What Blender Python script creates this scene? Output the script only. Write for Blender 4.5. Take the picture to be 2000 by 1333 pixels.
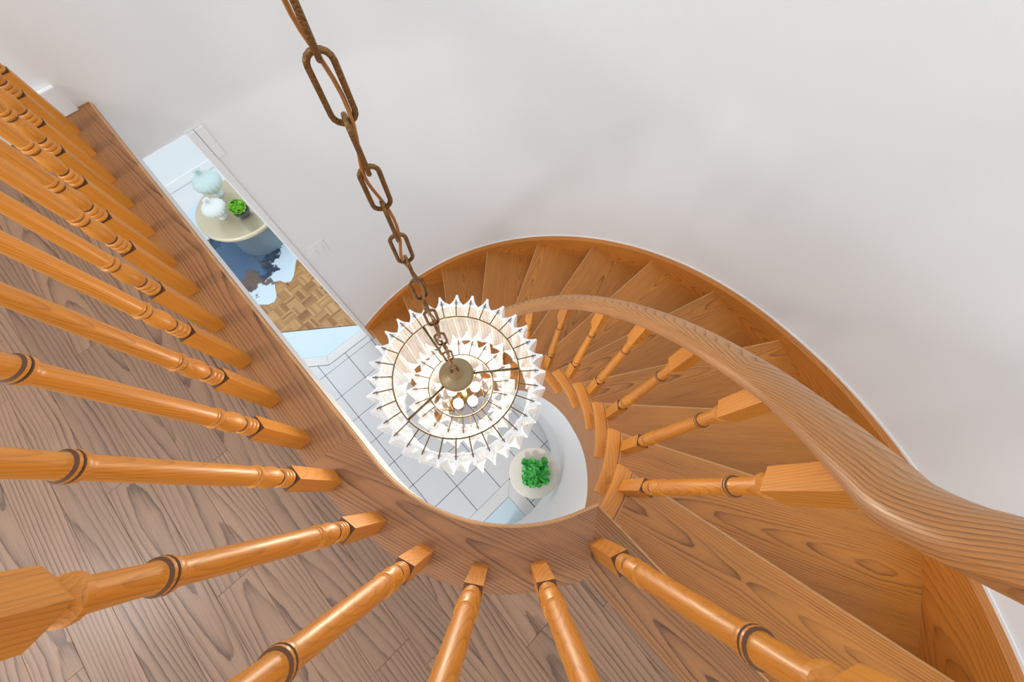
import bpy, bmesh, math, random
from mathutils import Vector, Matrix
random.seed(7)
PI = math.pi
for o in list(bpy.data.objects): bpy.data.objects.remove(o)
SC = bpy.context.scene
COL = SC.collection

# ------------------------------------------------------------------ camera
# 14 mm lens, 1 m above the landing, tipped 20.9 degrees from straight down. World: z = 0 is the landing floor.
FPX, CX, CY, NX, NY = 765.0, 1000.0, 666.5, 989.3, 958.2
d = Vector((NX - CX, -(NY - CY), -FPX)).normalized()
zup = -d
xx = Vector((1, 0, 0)); xx = (xx - xx.dot(zup) * zup).normalized()
yy = zup.cross(xx)
ROT = Matrix((xx, yy, zup))          # camera coords -> world coords
CAMZ = 1.0
cam = bpy.data.cameras.new('camera'); camo = bpy.data.objects.new('camera', cam); COL.objects.link(camo)
cam.sensor_width = 36.0; cam.lens = FPX / 2000 * 36; cam.clip_start = 0.01; cam.clip_end = 60
camo.matrix_world = Matrix.Translation((0, 0, CAMZ)) @ ROT.to_4x4()
SC.camera = camo
SC.cycles.transparent_max_bounces = 32

def ray(u, v):
    return ROT @ Vector((u - CX, -(v - CY), -FPX))
def at(u, v, z=0.0):
    r = ray(u, v); t = (z - CAMZ) / r.z
    return Vector((r.x * t, r.y * t, z))

# ------------------------------------------------------------------ light
W = bpy.data.worlds.new('world'); SC.world = W; W.use_nodes = True
bg = W.node_tree.nodes['Background']; bg.inputs[0].default_value = (0.845, 0.94, 1.0, 1); bg.inputs[1].default_value = 1.5
def area(name, loc, target, size, power, col):
    l = bpy.data.lights.new(name, 'AREA'); l.shape = 'DISK'; l.size = size; l.energy = power; l.color = col
    o = bpy.data.objects.new(name, l); COL.objects.link(o); o.location = loc
    o.rotation_euler = (Vector(target) - Vector(loc)).to_track_quat('-Z', 'Y').to_euler()
    return o
area('hall_ceiling_lamp', (-2.7, -0.75, 2.3), (-0.6, 0.2, 0.0), 0.35, 25, (1.0, 0.98, 0.95))
area('lower_hall_fill', (-0.45, -0.85, -0.27), (0.0, 0.2, -2.6), 0.35, 18, (0.96, 0.98, 1.0))  # added fill that lifts the tiles and inner wall, no fixture here
area('living_room_fill', (-3.2, 1.2, -0.3), (-2.6, 2.3, -2.6), 0.35, 3, (0.96, 0.98, 1.0))  # added soft fill for the living room, no known lamp there
vs = SC.view_settings
vs.view_transform = 'Standard'; vs.look = 'None'; vs.exposure = 0.03; vs.gamma = 1.0; vs.use_curve_mapping = False

# ------------------------------------------------------------------ helpers
def srgb(r, g, b):
    f = lambda c: (c / 255) / 12.92 if c / 255 <= 0.04045 else ((c / 255 + 0.055) / 1.055) ** 2.4
    return (f(r), f(g), f(b), 1)

def newmat(name):
    m = bpy.data.materials.new(name); m.use_nodes = True
    nt = m.node_tree; b = nt.nodes['Principled BSDF']
    return m, nt, b

def N(nt, typ, **kw):
    n = nt.nodes.new(typ)
    for k, v in kw.items(): setattr(n, k, v)
    return n

def plain(name, col, rough=0.5, metal=0.0, bump=0.0, bscale=40, spec=0.5, var=0.0, vscale=3):
    m, nt, b = newmat(name)
    b.inputs['Base Color'].default_value = col; b.inputs['Roughness'].default_value = rough
    b.inputs['Metallic'].default_value = metal; b.inputs['Specular IOR Level'].default_value = spec
    tc = N(nt, 'ShaderNodeTexCoord')
    if var:
        n = N(nt, 'ShaderNodeTexNoise'); n.inputs['Scale'].default_value = vscale; n.inputs['Detail'].default_value = 4
        nt.links.new(tc.outputs['Object'], n.inputs['Vector'])
        r = N(nt, 'ShaderNodeMix', data_type='RGBA')
        r.inputs[6].default_value = tuple(c * (1 - var) for c in col[:3]) + (1,)
        r.inputs[7].default_value = tuple(min(1, c * (1 + var)) for c in col[:3]) + (1,)
        nt.links.new(n.outputs[0], r.inputs[0]); nt.links.new(r.outputs[2], b.inputs['Base Color'])
    if bump:
        n = N(nt, 'ShaderNodeTexNoise'); n.inputs['Scale'].default_value = bscale; n.inputs['Detail'].default_value = 3
        nt.links.new(tc.outputs['Object'], n.inputs['Vector'])
        bp = N(nt, 'ShaderNodeBump'); bp.inputs['Strength'].default_value = bump; bp.inputs['Distance'].default_value = 0.004
        nt.links.new(n.outputs[0], bp.inputs['Height']); nt.links.new(bp.outputs[0], b.inputs['Normal'])
    return m

def wood(name, light, dark, rough=0.38, freq=70.0, contrast=0.75, tone=0.10, tilt=0.09, warp=0.02, coat=0.25, cathedral=0.10):
    """Oak: growth rings cut by the board, in the grain coordinates stored on the vertices (x along, y across, z deep)."""
    m, nt, b = newmat(name); L = nt.links.new
    at_ = N(nt, 'ShaderNodeAttribute', attribute_name='g')
    oi = N(nt, 'ShaderNodeObjectInfo')
    # random shift per board
    sh = N(nt, 'ShaderNodeVectorMath', operation='MULTIPLY_ADD')
    rv = N(nt, 'ShaderNodeTexWhiteNoise', noise_dimensions='1D'); L(oi.outputs['Random'], rv.inputs['W'])
    sh.inputs[1].default_value = (9.0, 2 * cathedral, 0.05); sh.inputs[2].default_value = (0, -cathedral, 0.0)
    L(rv.outputs['Color'], sh.inputs[0])
    add = N(nt, 'ShaderNodeVectorMath', operation='ADD'); L(at_.outputs['Vector'], add.inputs[0]); L(sh.outputs[0], add.inputs[1])
    # slow warp along the board
    mp = N(nt, 'ShaderNodeVectorMath', operation='MULTIPLY'); mp.inputs[1].default_value = (2.2, 9.0, 9.0); L(add.outputs[0], mp.inputs[0])
    nz = N(nt, 'ShaderNodeTexNoise'); nz.inputs['Scale'].default_value = 1.0; nz.inputs['Detail'].default_value = 2.5; nz.inputs['Roughness'].default_value = 0.45
    L(mp.outputs[0], nz.inputs['Vector'])
    sx = N(nt, 'ShaderNodeSeparateXYZ'); L(add.outputs[0], sx.inputs[0])
    def M(op, a, bb=None):
        n = N(nt, 'ShaderNodeMath', operation=op)
        for i, q in enumerate((a, bb)):
            if q is None: continue
            if isinstance(q, (int, float)): n.inputs[i].default_value = q
            else: L(q, n.inputs[i])
        return n.outputs[0]
    nzc = M('SUBTRACT', nz.outputs[0], 0.5)
    # pith axis tilted against the board, so that the rings run out as arches
    xm = M('SUBTRACT', M('FRACT', M('MULTIPLY', sx.outputs[0], 0.55)), 0.5)
    deep = M('ADD', M('ADD', sx.outputs[2], 0.035), M('MULTIPLY', M('ABSOLUTE', xm), tilt / 0.55))
    across = M('ADD', sx.outputs[1], M('MULTIPLY', nzc, warp * 2))
    rad = M('SQRT', M('ADD', M('MULTIPLY', across, across), M('MULTIPLY', deep, deep)))
    rad = M('ADD', rad, M('MULTIPLY', nzc, warp))
    # small jags that break the arches
    mj = N(nt, 'ShaderNodeVectorMath', operation='MULTIPLY'); mj.inputs[1].default_value = (26.0, 110.0, 110.0); L(add.outputs[0], mj.inputs[0])
    nj = N(nt, 'ShaderNodeTexNoise'); nj.inputs['Scale'].default_value = 1.0; nj.inputs['Detail'].default_value = 2.0; L(mj.outputs[0], nj.inputs['Vector'])
    rad = M('ADD', rad, M('MULTIPLY', M('SUBTRACT', nj.outputs[0], 0.5), 0.24 / freq))
    ph = M('FRACT', M('MULTIPLY', rad, freq))
    cr = N(nt, 'ShaderNodeValToRGB'); e = cr.color_ramp.elements
    e[0].position = 0.0; e[0].color = (0.25, 0.25, 0.25, 1); e[1].position = 1.0; e[1].color = (0.95, 0.95, 0.95, 1)
    for p, c in ((0.14, 0.0), (0.50, 0.12), (0.80, 0.45), (0.93, 0.95)):
        k = cr.color_ramp.elements.new(p); k.color = (c, c, c, 1)
    L(ph, cr.inputs[0])
    # pores: short dark dashes along the grain
    mp2 = N(nt, 'ShaderNodeVectorMath', operation='MULTIPLY'); mp2.inputs[1].default_value = (9.0, 420.0, 420.0); L(add.outputs[0], mp2.inputs[0])
    n2 = N(nt, 'ShaderNodeTexNoise'); n2.inputs['Scale'].default_value = 1.0; n2.inputs['Detail'].default_value = 2; L(mp2.outputs[0], n2.inputs['Vector'])
    pr = N(nt, 'ShaderNodeMapRange'); pr.inputs[1].default_value = 0.5; pr.inputs[2].default_value = 0.75; L(n2.outputs[0], pr.inputs[0])
    # rings fade in and out along the board
    mf = N(nt, 'ShaderNodeVectorMath', operation='MULTIPLY'); mf.inputs[1].default_value = (2.6, 40.0, 40.0); L(add.outputs[0], mf.inputs[0])
    nf_ = N(nt, 'ShaderNodeTexNoise'); nf_.inputs['Scale'].default_value = 1.0; nf_.inputs['Detail'].default_value = 3.0; L(mf.outputs[0], nf_.inputs['Vector'])
    fade = N(nt, 'ShaderNodeMapRange'); fade.inputs[1].default_value = 0.30; fade.inputs[2].default_value = 0.62; fade.inputs[3].default_value = 0.35; fade.inputs[4].default_value = 1.1; L(nf_.outputs[0], fade.inputs[0])
    ringf = M('MULTIPLY', M('MULTIPLY', cr.outputs[0], fade.outputs[0]), contrast)
    f = M('ADD', ringf, M('MULTIPLY', pr.outputs[0], 0.32))
    f = M('MINIMUM', f, 1.0)
    mix = N(nt, 'ShaderNodeMix', data_type='RGBA'); mix.inputs[6].default_value = light; mix.inputs[7].default_value = dark
    L(f, mix.inputs[0])
    # board to board tone and broad clouds
    hsv = N(nt, 'ShaderNodeHueSaturation')
    cl = N(nt, 'ShaderNodeVectorMath', operation='MULTIPLY'); cl.inputs[1].default_value = (1.5, 5, 5); L(add.outputs[0], cl.inputs[0])
    n3 = N(nt, 'ShaderNodeTexNoise'); n3.inputs['Scale'].default_value = 1.0; n3.inputs['Detail'].default_value = 1; L(cl.outputs[0], n3.inputs['Vector'])
    v = M('ADD', 1.0, M('ADD', M('MULTIPLY', M('SUBTRACT', rv.outputs['Value'], 0.5), 2 * tone), M('MULTIPLY', M('SUBTRACT', n3.outputs[0], 0.5), 0.35)))
    L(v, hsv.inputs['Value']); L(mix.outputs[2], hsv.inputs['Color']); L(hsv.outputs[0], b.inputs['Base Color'])
    rr = M('ADD', rough, M('MULTIPLY', f, 0.12)); L(rr, b.inputs['Roughness'])
    b.inputs['Coat Weight'].default_value = coat; b.inputs['Coat Roughness'].default_value = 0.25
    bp = N(nt, 'ShaderNodeBump'); bp.inputs['Strength'].default_value = 0.25; bp.inputs['Distance'].default_value = 0.0006
    L(M('SUBTRACT', 1.0, f), bp.inputs['Height']); L(bp.outputs[0], b.inputs['Normal'])
    return m

M = {}
M['plank'] = wood('oak_floor_taupe', srgb(146, 108, 80), srgb(84, 56, 38), rough=0.46, freq=135, contrast=0.85, tone=0.13, coat=0.12, warp=0.016, tilt=0.04)
M['board'] = wood('oak_nosing_brown', srgb(162, 106, 58), srgb(78, 44, 20), rough=0.42, freq=200, contrast=0.8, tone=0.05, coat=0.12, warp=0.008, tilt=0.03)
M['tread'] = wood('oak_tread_brown', srgb(196, 124, 48), srgb(108, 60, 20), rough=0.42, freq=200, contrast=0.75, tone=0.06, cathedral=0.14, coat=0.12, warp=0.010, tilt=0.035)
M['edge'] = wood('oak_worn_edge_highlight', srgb(202, 150, 96), srgb(150, 100, 54), rough=0.5, freq=200, contrast=0.4, tone=0.02, coat=0.1)  # worn paler edge, with the bullnose highlight painted in
M['orange'] = wood('oak_honey', srgb(222, 142, 46), srgb(150, 84, 24), rough=0.44, freq=260, contrast=0.42, tone=0.05, coat=0.12, warp=0.005)
M['rail'] = wood('oak_rail', srgb(190, 130, 72), srgb(110, 68, 34), rough=0.42, freq=260, contrast=0.7, tone=0.03, coat=0.15, warp=0.005)
M['stringer'] = wood('oak_stringer', srgb(206, 128, 48), srgb(134, 74, 24), rough=0.40, freq=110, contrast=0.6, tone=0.04, coat=0.15, warp=0.02)
M['endgrain_shade'] = plain('end_grain_and_groove_shade', srgb(104, 64, 34), 0.6)  # stain on the block shoulders, painted shade in the turned grooves
M['wall'] = plain('wall_paint', srgb(238, 238, 238), 0.8, bump=0.05, bscale=220, spec=0.2)
M['white'] = plain('white_trim_paint', srgb(240, 240, 240), 0.45)
M['ceil'] = plain('ceiling_paint', srgb(236, 236, 236), 0.8)
M['grout'] = plain('dark_grout', srgb(58, 58, 60), 0.8)
M['tile'] = plain('grey_floor_tile', srgb(216, 216, 218), 0.28, var=0.04, vscale=5)
M['marble'] = plain('grey_marble_border', srgb(222, 220, 219), 0.2, var=0.05, vscale=6)
M['bluepanel'] = plain('pale_blue_panel', srgb(206, 224, 233), 0.15, var=0.03, vscale=4)  # inlay panels, tinted pale blue
M['brass'] = plain('aged_brass', srgb(112, 92, 62), 0.42, metal=0.85, bump=0.12, bscale=300)
M['chain'] = plain('antique_brass_chain', srgb(132, 96, 56), 0.38, metal=0.8, bump=0.5, bscale=420, var=0.35, vscale=90)
M['cord'] = plain('brown_lamp_cord', srgb(170, 112, 52), 0.4)
M['cream'] = plain('cream_lacquer', srgb(232, 226, 214), 0.3)
M['champagne'] = plain('champagne_table_metal', srgb(214, 200, 172), 0.22, metal=0.55, var=0.05)
M['slate'] = plain('slate_grey_drum', srgb(122, 138, 148), 0.3)
M['bowl'] = plain('dark_bowl_glaze', srgb(70, 72, 76), 0.3)
M['soil'] = plain('dark_foliage_core', srgb(20, 70, 28), 0.9)

def mk(name, verts, faces, mat, parent=None, g=None, smooth=False, mats=None, fm=None, bevel=None):
    me = bpy.data.meshes.new(name)
    me.from_pydata([tuple(v) for v in verts], [], [tuple(f) for f in faces])
    bm = bmesh.new(); bm.from_mesh(me); bmesh.ops.recalc_face_normals(bm, faces=bm.faces); bm.to_mesh(me); bm.free()
    for m in (mats or [mat]): me.materials.append(m)
    if fm:
        for p, k in zip(me.polygons, fm): p.material_index = k
    if smooth:
        for p in me.polygons: p.use_smooth = True
    setg(me, g)
    o = bpy.data.objects.new(name, me); COL.objects.link(o)
    if parent: o.parent = parent
    if bevel:
        b = o.modifiers.new('edge', 'BEVEL'); b.width = bevel; b.segments = 3; b.limit_method = 'ANGLE'; b.angle_limit = math.radians(40)
    return o

def setg(me, g):
    a = me.attributes.new('g', 'FLOAT_VECTOR', 'POINT')
    buf = []
    for i, v in enumerate(me.vertices):
        q = g[i] if isinstance(g, list) else (g(v.co) if g else v.co)
        buf += [q[0], q[1], q[2]]
    a.data.foreach_set('vector', buf)

def empty(name, loc=(0, 0, 0)):
    o = bpy.data.objects.new(name, None); COL.objects.link(o); o.location = loc; o.empty_display_size = 0.1
    return o
def tag(o, label, cat, group=None):
    o['label'] = label; o['category'] = cat
    if group: o['group'] = group
    return o
def struct(o, label=None):
    o['kind'] = 'structure'
    if label: o['label'] = label
    return o

def grain(dirv):
    """grain coordinates for a flat board whose fibres run along dirv (plan)"""
    u = Vector((dirv[0], dirv[1], 0)).normalized(); n = Vector((-u.y, u.x, 0))
    return lambda p: (p.dot(u), p.dot(n), p.z)

def prism(poly, z0, z1):
    n = len(poly)
    v = [Vector((p[0], p[1], z1)) for p in poly] + [Vector((p[0], p[1], z0)) for p in poly]
    f = [list(range(n)), list(range(2 * n - 1, n - 1, -1))] + [[i, (i + 1) % n, n + (i + 1) % n, n + i] for i in range(n)]
    return v, f

def slab(name, poly, z0, z1, mat, parent=None, gdir=None, bevel=None):
    v, f = prism(poly, z0, z1)
    g = None
    if gdir:
        fn = grain(gdir); c = sum((Vector((p[0], p[1], 0)) for p in poly), Vector()) / len(poly); off = fn(c)
        g = [(a[0] - off[0], a[1] - off[1], a[2] - z1) for a in (fn(q) for q in v)]
    return mk(name, v, f, mat, parent, g, bevel=bevel)

def ring_pt(c, r, deg): return Vector((c[0] + r * math.cos(math.radians(deg)), c[1] + r * math.sin(math.radians(deg)), 0))

def lathe(prof, seg=28, cap=True, cx=0, cy=0):
    v, f = [], []
    for r, z in prof:
        for i in range(seg):
            a = 2 * PI * i / seg; v.append(Vector((cx + r * math.cos(a), cy + r * math.sin(a), z)))
    for j in range(len(prof) - 1):
        for i in range(seg):
            k = (i + 1) % seg; f.append([j * seg + i, j * seg + k, (j + 1) * seg + k, (j + 1) * seg + i])
    if cap:
        f.append(list(range(seg))[::-1]); f.append([(len(prof) - 1) * seg + i for i in range(seg)])
    return v, f

def tube(path, rad, seg=8, closed=False):
    n = len(path); v, f = [], []
    prev = None
    for i, p in enumerate(path):
        a = path[(i - 1) % n] if (closed or i > 0) else path[i]; b = path[(i + 1) % n] if (closed or i < n - 1) else path[i]
        t = (b - a).normalized()
        if prev is None:
            prev = t.orthogonal().normalized()
        s = (prev - prev.dot(t) * t).normalized(); prev = s
        q = t.cross(s)
        for k in range(seg):
            an = 2 * PI * k / seg; v.append(p + rad * (math.cos(an) * s + math.sin(an) * q))
    m = n if closed else n - 1
    for i in range(m):
        for k in range(seg):
            j = (i + 1) % n; f.append([i * seg + k, i * seg + (k + 1) % seg, j * seg + (k + 1) % seg, j * seg + k])
    if not closed:
        f.append(list(range(seg))[::-1]); f.append([(n - 1) * seg + k for k in range(seg)])
    return v, f

def merge(*parts):
    v, f = [], []
    for a, b in parts:
        o = len(v); v += a; f += [[i + o for i in q] for q in b]
    return v, f

# ------------------------------------------------------------------ plan of the stair
RISE = 0.2; FLOORZ = -2.6; CEILZ = -0.24
CO, RO = (-0.17, 0.291), 1.576          # outer ends of the treads (face of the wall stringer)
CI, RI = (-0.159, 0.251), 0.52          # nosing of the inner tread returns
RW = 1.616                              # wall
U = Vector((-0.684, 0.729, 0)).normalized()    # along the straight landing edge, away from the corner
NE = Vector((0.729, 0.684, 0)).normalized()    # across it, towards the void
def ain(k): return 25.0 + 15 * (k - 4)
def aout(k): return 15.1 + 15 * (k - 4)
def nose_z(th): return -RISE * ((th - 15.1) / 15 + 4)
WALLDIR = Vector((-math.sin(math.radians(136.8)), math.cos(math.radians(136.8)), 0))
JAMB = ring_pt(CO, RW, 136.8)
WN = Vector((-WALLDIR.y, WALLDIR.x, 0))        # normal of the straight wall
if WN.dot(JAMB) < 0: WN = -WN                 # pointing away from the stairwell
TOPZ = 2.45

# landing edge: straight, then an arc, then the top nosing of the stair
AC, AR = Vector((0.0142, 0.3856, 0)), 0.461
corner = Vector((0.217, -0.029, 0))
a0 = -136.8; a1 = math.degrees(math.atan2(corner.y - AC.y, corner.x - AC.x))
arc = [ring_pt(AC, AR, a0 + (a1 - a0) * i / 24) for i in range(25)]
arc[-1] = corner
straight_end = at(172, 193.5)
s0 = arc[0]
T0D = Vector((0.696, -0.718, 0)).normalized()
t0end = ring_pt(CO, RW, aout(0) + 1.0)
t0end = corner + T0D * ((t0end - corner).dot(T0D))

# ------------------------------------------------------------------ walls
def wall_outer():
    v, f = [], []
    ths = [-62 + i * (136.8 + 62) / 110 for i in range(111)]
    pts = [ring_pt(CO, RW, t) for t in ths]
    T = 0.14
    outs = [ring_pt(CO, RW + T, t) for t in ths]
    def quadstrip(a, z0, z1):
        o = len(v)
        for p in a: v.append(Vector((p.x, p.y, z0))); v.append(Vector((p.x, p.y, z1)))
        for i in range(len(a) - 1): f.append([o + 2 * i, o + 2 * i + 2, o + 2 * i + 3, o + 2 * i + 1])
    def box(a, b, z0, z1):
        bv, bf = prism([a, b, b + WN * T, a + WN * T], z0, z1); o = len(v); v.extend(bv); f.extend([[i + o for i in q] for q in bf])
    # hall side straight piece beyond the stair top
    tdir = Vector((math.sin(math.radians(-62)), -math.cos(math.radians(-62)), 0))
    pre = [pts[0] + tdir * 1.6]
    quadstrip(pre + pts, FLOORZ, TOPZ); quadstrip(pre + outs, FLOORZ, TOPZ)
    # straight wall with the opening
    a, b, c = JAMB, JAMB + WALLDIR * 1.75, JAMB + WALLDIR * 3.2
    box(a, c, CEILZ, TOPZ); box(b, c, FLOORZ, CEILZ)
    box(a - WALLDIR * 0.002, a + WALLDIR * 0.001, FLOORZ, CEILZ)
    return v, f
v, f = wall_outer()
struct(mk('wall_outer', v, f, M['wall'], smooth=False), 'smooth white painted wall curving around the stairwell')
bpy.data.objects['wall_outer'].data.polygons.foreach_set('use_smooth', [True] * len(bpy.data.objects['wall_outer'].data.polygons))
em = bpy.data.objects['wall_outer'].modifiers.new('split', 'EDGE_SPLIT'); em.split_angle = math.radians(30)

# corner casing of the opening, baseboard on the landing, thin moulding over the stringer
cs = JAMB - WALLDIR * 0.030
def wallbox(name, a, b, dep, z0, z1, mat):
    vv, ff = prism([a - WN * 0.0, b - WN * 0.0, b - WN * dep, a - WN * dep], z0, z1)
    return mk(name, vv, ff, mat, bevel=0.003)
struct(wallbox('trim_1', JAMB + WALLDIR * 0.004, cs, 0.012, FLOORZ, CEILZ, M['white']), 'white corner trim of the living room opening')
struct(wallbox('trim_3', JAMB - WALLDIR * 0.032, JAMB - WALLDIR * 0.072, 0.010, CEILZ - 0.15, CEILZ, M['white']), 'small white trim block at the top corner of the opening')
bb0 = straight_end - NE * 0.045
struct(wallbox('baseboard_hall', JAMB + WALLDIR * ((bb0 - JAMB).dot(WALLDIR)), JAMB + WALLDIR * 3.1, 0.018, 0.0, 0.085, M['white']), 'white baseboard at the end of the landing')
v, f = [], []
ths = [-44 + i * 180.0 / 120 for i in range(121)]
def sten(th): return 0.042 + (0.03 * max(0, min(1, (15 - th) / 25)))
for t in ths:
    z = nose_z(t) + sten(t)
    for r, dz in ((RW - 0.001, 0.0), (RW - 0.006, 0.0), (RW - 0.006, 0.009), (RW - 0.001, 0.011)):
        p = ring_pt(CO, r, t); v.append(Vector((p.x, p.y, max(z + dz, FLOORZ + dz))))
for i in range(120):
    for k in range(4):
        f.append([i * 4 + k, i * 4 + (k + 1) % 4, i * 4 + 4 + (k + 1) % 4, i * 4 + 4 + k])
struct(mk('trim_2', v, f, M['white']), 'thin white bead along the top of the wall stringer')

# far wall of the living room
fa = JAMB + WN * 3.0
vv, ff = prism([fa - WALLDIR * 3.0, fa + WALLDIR * 3.0, fa + WALLDIR * 3.0 + WN * 0.1, fa - WALLDIR * 3.0 + WN * 0.1], FLOORZ, CEILZ)
struct(mk('wall_living_room', vv, ff, M['white']), 'white far wall of the living room')
vv, ff = prism([fa - WALLDIR * 2.98, fa + WALLDIR * 2.98, fa + WALLDIR * 2.98 - WN * 0.015, fa - WALLDIR * 2.98 - WN * 0.015], FLOORZ + 0.004, FLOORZ + 0.1)
struct(mk('baseboard_living_room', vv, ff, M['white']), 'white baseboard of the living room far wall')

# ------------------------------------------------------------------ landing: slab, planks, nosing boards
BB = 0.026
sl_edge = [straight_end - NE * BB + U * 0.0] + [AC + (p - AC).normalized() * (AR + BB) for p in arc[:-2]]
sl_corner = corner - T0D.cross(Vector((0, 0, 1))) * 0 + Vector((-0.035, -0.07, 0))
t0n = Vector((T0D.y, -T0D.x, 0))
if t0n.dot(corner - AC) < 0: t0n = t0n
back = Vector((-T0D.y, T0D.x, 0))
if back.dot(Vector((-1, -1, 0))) < 0: back = -back
hall = [t0end + back * 0.05, Vector((0.9, -1.9, 0)), Vector((-3.4, -1.9, 0)), JAMB + WALLDIR * 3.0 - WN * 0.0]
poly = sl_edge + [corner + back * 0.05 + T0D * 0.03] + hall
v, f = prism(poly, CEILZ, -0.024)
fl = struct(mk('floor', v, f, M['ceil']), 'upper landing floor of brown oak planks')

EDGE_W = 0.142
# planks
pn = NE; pu = -U                       # planks run along -U (down-right in plan)
def void_at(p):
    if (p - AC).length < AR + 0.05: return True
    if (p - corner).dot(back) < 0.05 and (p - AC).dot(pu) > 0: return True
    if (p - s0).dot(NE) > -0.05 and (p - s0).dot(U) > 0: return True
    return False
PW = 0.0855
PG = 0.0002
off0 = -0.6925
plank_no = 0
j = -24
while True:
    n0 = off0 + j * PW; n1 = n0 + PW
    if n0 > (s0.dot(NE) - 0.05) and n0 > 0.6: break
    # run limits
    ulo, uhi = -2.35, None
    wl = JAMB.dot(pu) + 0.0
    rng = [i * 0.004 for i in range(-int(2.5 / 0.004), int(2.2 / 0.004))]
    # start at wall plane
    def P2(uu, nn): return pu * uu + pn * nn
    start = None; end = None
    for uu in rng:
        ps = (P2(uu, n0 + 0.002), P2(uu, n1 - 0.002))
        if any((p - JAMB).dot(WN) > -0.001 for p in ps): continue
        if any((p - Vector((CO[0], CO[1], 0))).length > RW - 0.002 and p.x > 0 for p in ps):
            if start is not None: break
            continue
        if all(void_at(p) for p in ps) or (any(void_at(p) for p in ps) and n1 > s0.dot(NE) - 0.3 and (void_at(ps[0]))):
            if start is not None: break
            continue
        if any(void_at(p) for p in ps):
            if start is not None: break
            continue
        if start is None: start = uu
        end = uu
        if uu > 1.6: break
    if start is not None and end is not None and end - start > 0.05:
        cur = start - random.uniform(0, 0.7) if j % 2 else start - random.uniform(0.2, 0.9)
        if j == 0: cur = -0.637 - 2 * 0.9
        first = True
        while cur < end:
            ln = 0.9 if j == 0 else random.uniform(0.55, 1.15)
            x0, x1 = max(cur, start), min(cur + ln, end)
            if x1 - x0 > 0.02:
                q = [P2(x0 + PG, n0 + PG), P2(x1 - PG, n0 + PG), P2(x1 - PG, n1 - PG), P2(x0 + PG, n1 - PG)]
                slab('plank', q, -0.014, -0.0015, M['plank'], fl, gdir=pu, bevel=0.0006)
            cur += ln
    j += 1
    if j > 40: break

# nosing boards with a rounded edge towards the void
def nosing(name, outer, inner, gdir, mat, thick=0.03, parent=None, z=0.0):
    n = len(outer); prof = [(0.0, -thick), (-0.0, -thick + 0.004)]
    prof = [(0.010, -thick), (0.003, -thick + 0.003), (0.0, -thick + 0.010), (0.0, -0.007), (0.0015, -0.002), (0.006, 0.0)]
    v, f = [], []
    for o, i in zip(outer, inner):
        dv = (i - o); L = dv.length; dv.normalize()
        for a, b in prof: p = o + dv * a; v.append(Vector((p.x, p.y, z + b)))
        v.append(Vector((i.x, i.y, z))); v.append(Vector((i.x, i.y, z - 0.022)))
    k = len(prof) + 2
    for a in range(n - 1):
        for b in range(k): f.append([a * k + b, a * k + (b + 1) % k, (a + 1) * k + (b + 1) % k, (a + 1) * k + b])
    f.append(list(range(k))); f.append([(n - 1) * k + b for b in range(k)][::-1])
    fn = grain(gdir); c = (outer[n // 2] + inner[n // 2]) / 2; off = fn(c)
    g = [(q[0] - off[0], q[1] - off[1], q[2] - z) for q in (fn(p) for p in v)]
    fm = [1 if b in (3, 4) else 0 for a in range(n - 1) for b in range(k)] + [0, 0]  # paler faces along the rounded edge, highlight put into the colour
    o = mk(name, v, f, mat, parent, g, smooth=True, mats=[mat, M['edge']], fm=fm)
    e = o.modifiers.new('split', 'EDGE_SPLIT'); e.split_angle = math.radians(35)
    return o
st_mitre_o = at(686, 852)
st_mitre_o = s0 + U * ((st_mitre_o - s0).dot(U))
st_mitre_i = at(601, 914)
sw = -(st_mitre_i - s0).dot(NE)
st_in_end = straight_end - NE * sw
nosing('nosing_board', [straight_end, st_mitre_o], [st_in_end, st_mitre_i], U, M['board'], parent=fl)
inner_arc = [at(u, w) for u, w in ((640, 968), (720, 1050), (824, 1121), (945, 1160), (1060, 1155), (1148, 1132))]
def lerp_poly(pts, n):
    ds = [0]
    for a, b in zip(pts, pts[1:]): ds.append(ds[-1] + (b - a).length)
    out = []
    for i in range(n):
        t = ds[-1] * i / (n - 1)
        for k in range(len(pts) - 1):
            if t <= ds[k + 1] + 1e-9:
                s = (t - ds[k]) / (ds[k + 1] - ds[k]); out.append(pts[k].lerp(pts[k + 1], s)); break
    return out
def smooth_poly(pts, n):
    """Catmull-Rom through pts"""
    q = [pts[0] * 2 - pts[1]] + pts + [pts[-1] * 2 - pts[-2]]
    out = []
    for k in range(1, len(q) - 2):
        for i in range(12):
            t = i / 12; p0, p1, p2, p3 = q[k - 1:k + 3]
            out.append(0.5 * ((2 * p1) + (p2 - p0) * t + (2 * p0 - 5 * p1 + 4 * p2 - p3) * t * t + (3 * p1 - p0 - 3 * p2 + p3) * t ** 3))
    out.append(pts[-1]); return lerp_poly(out, n)
arc_o = smooth_poly([st_mitre_o] + arc[1::3], 40)
arc_o[-1] = corner
arc_i = smooth_poly([st_mitre_i] + inner_arc, 40)
nosing('nosing_board', arc_o, arc_i, (0.78, -0.36), M['board'], parent=fl)
ti0 = at(1148, 1132); ti1 = ti0 + T0D * ((t0end - ti0).dot(T0D) )
nosing('nosing_board', [corner, t0end], [ti0, ti1], T0D, M['board'], parent=fl)

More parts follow.
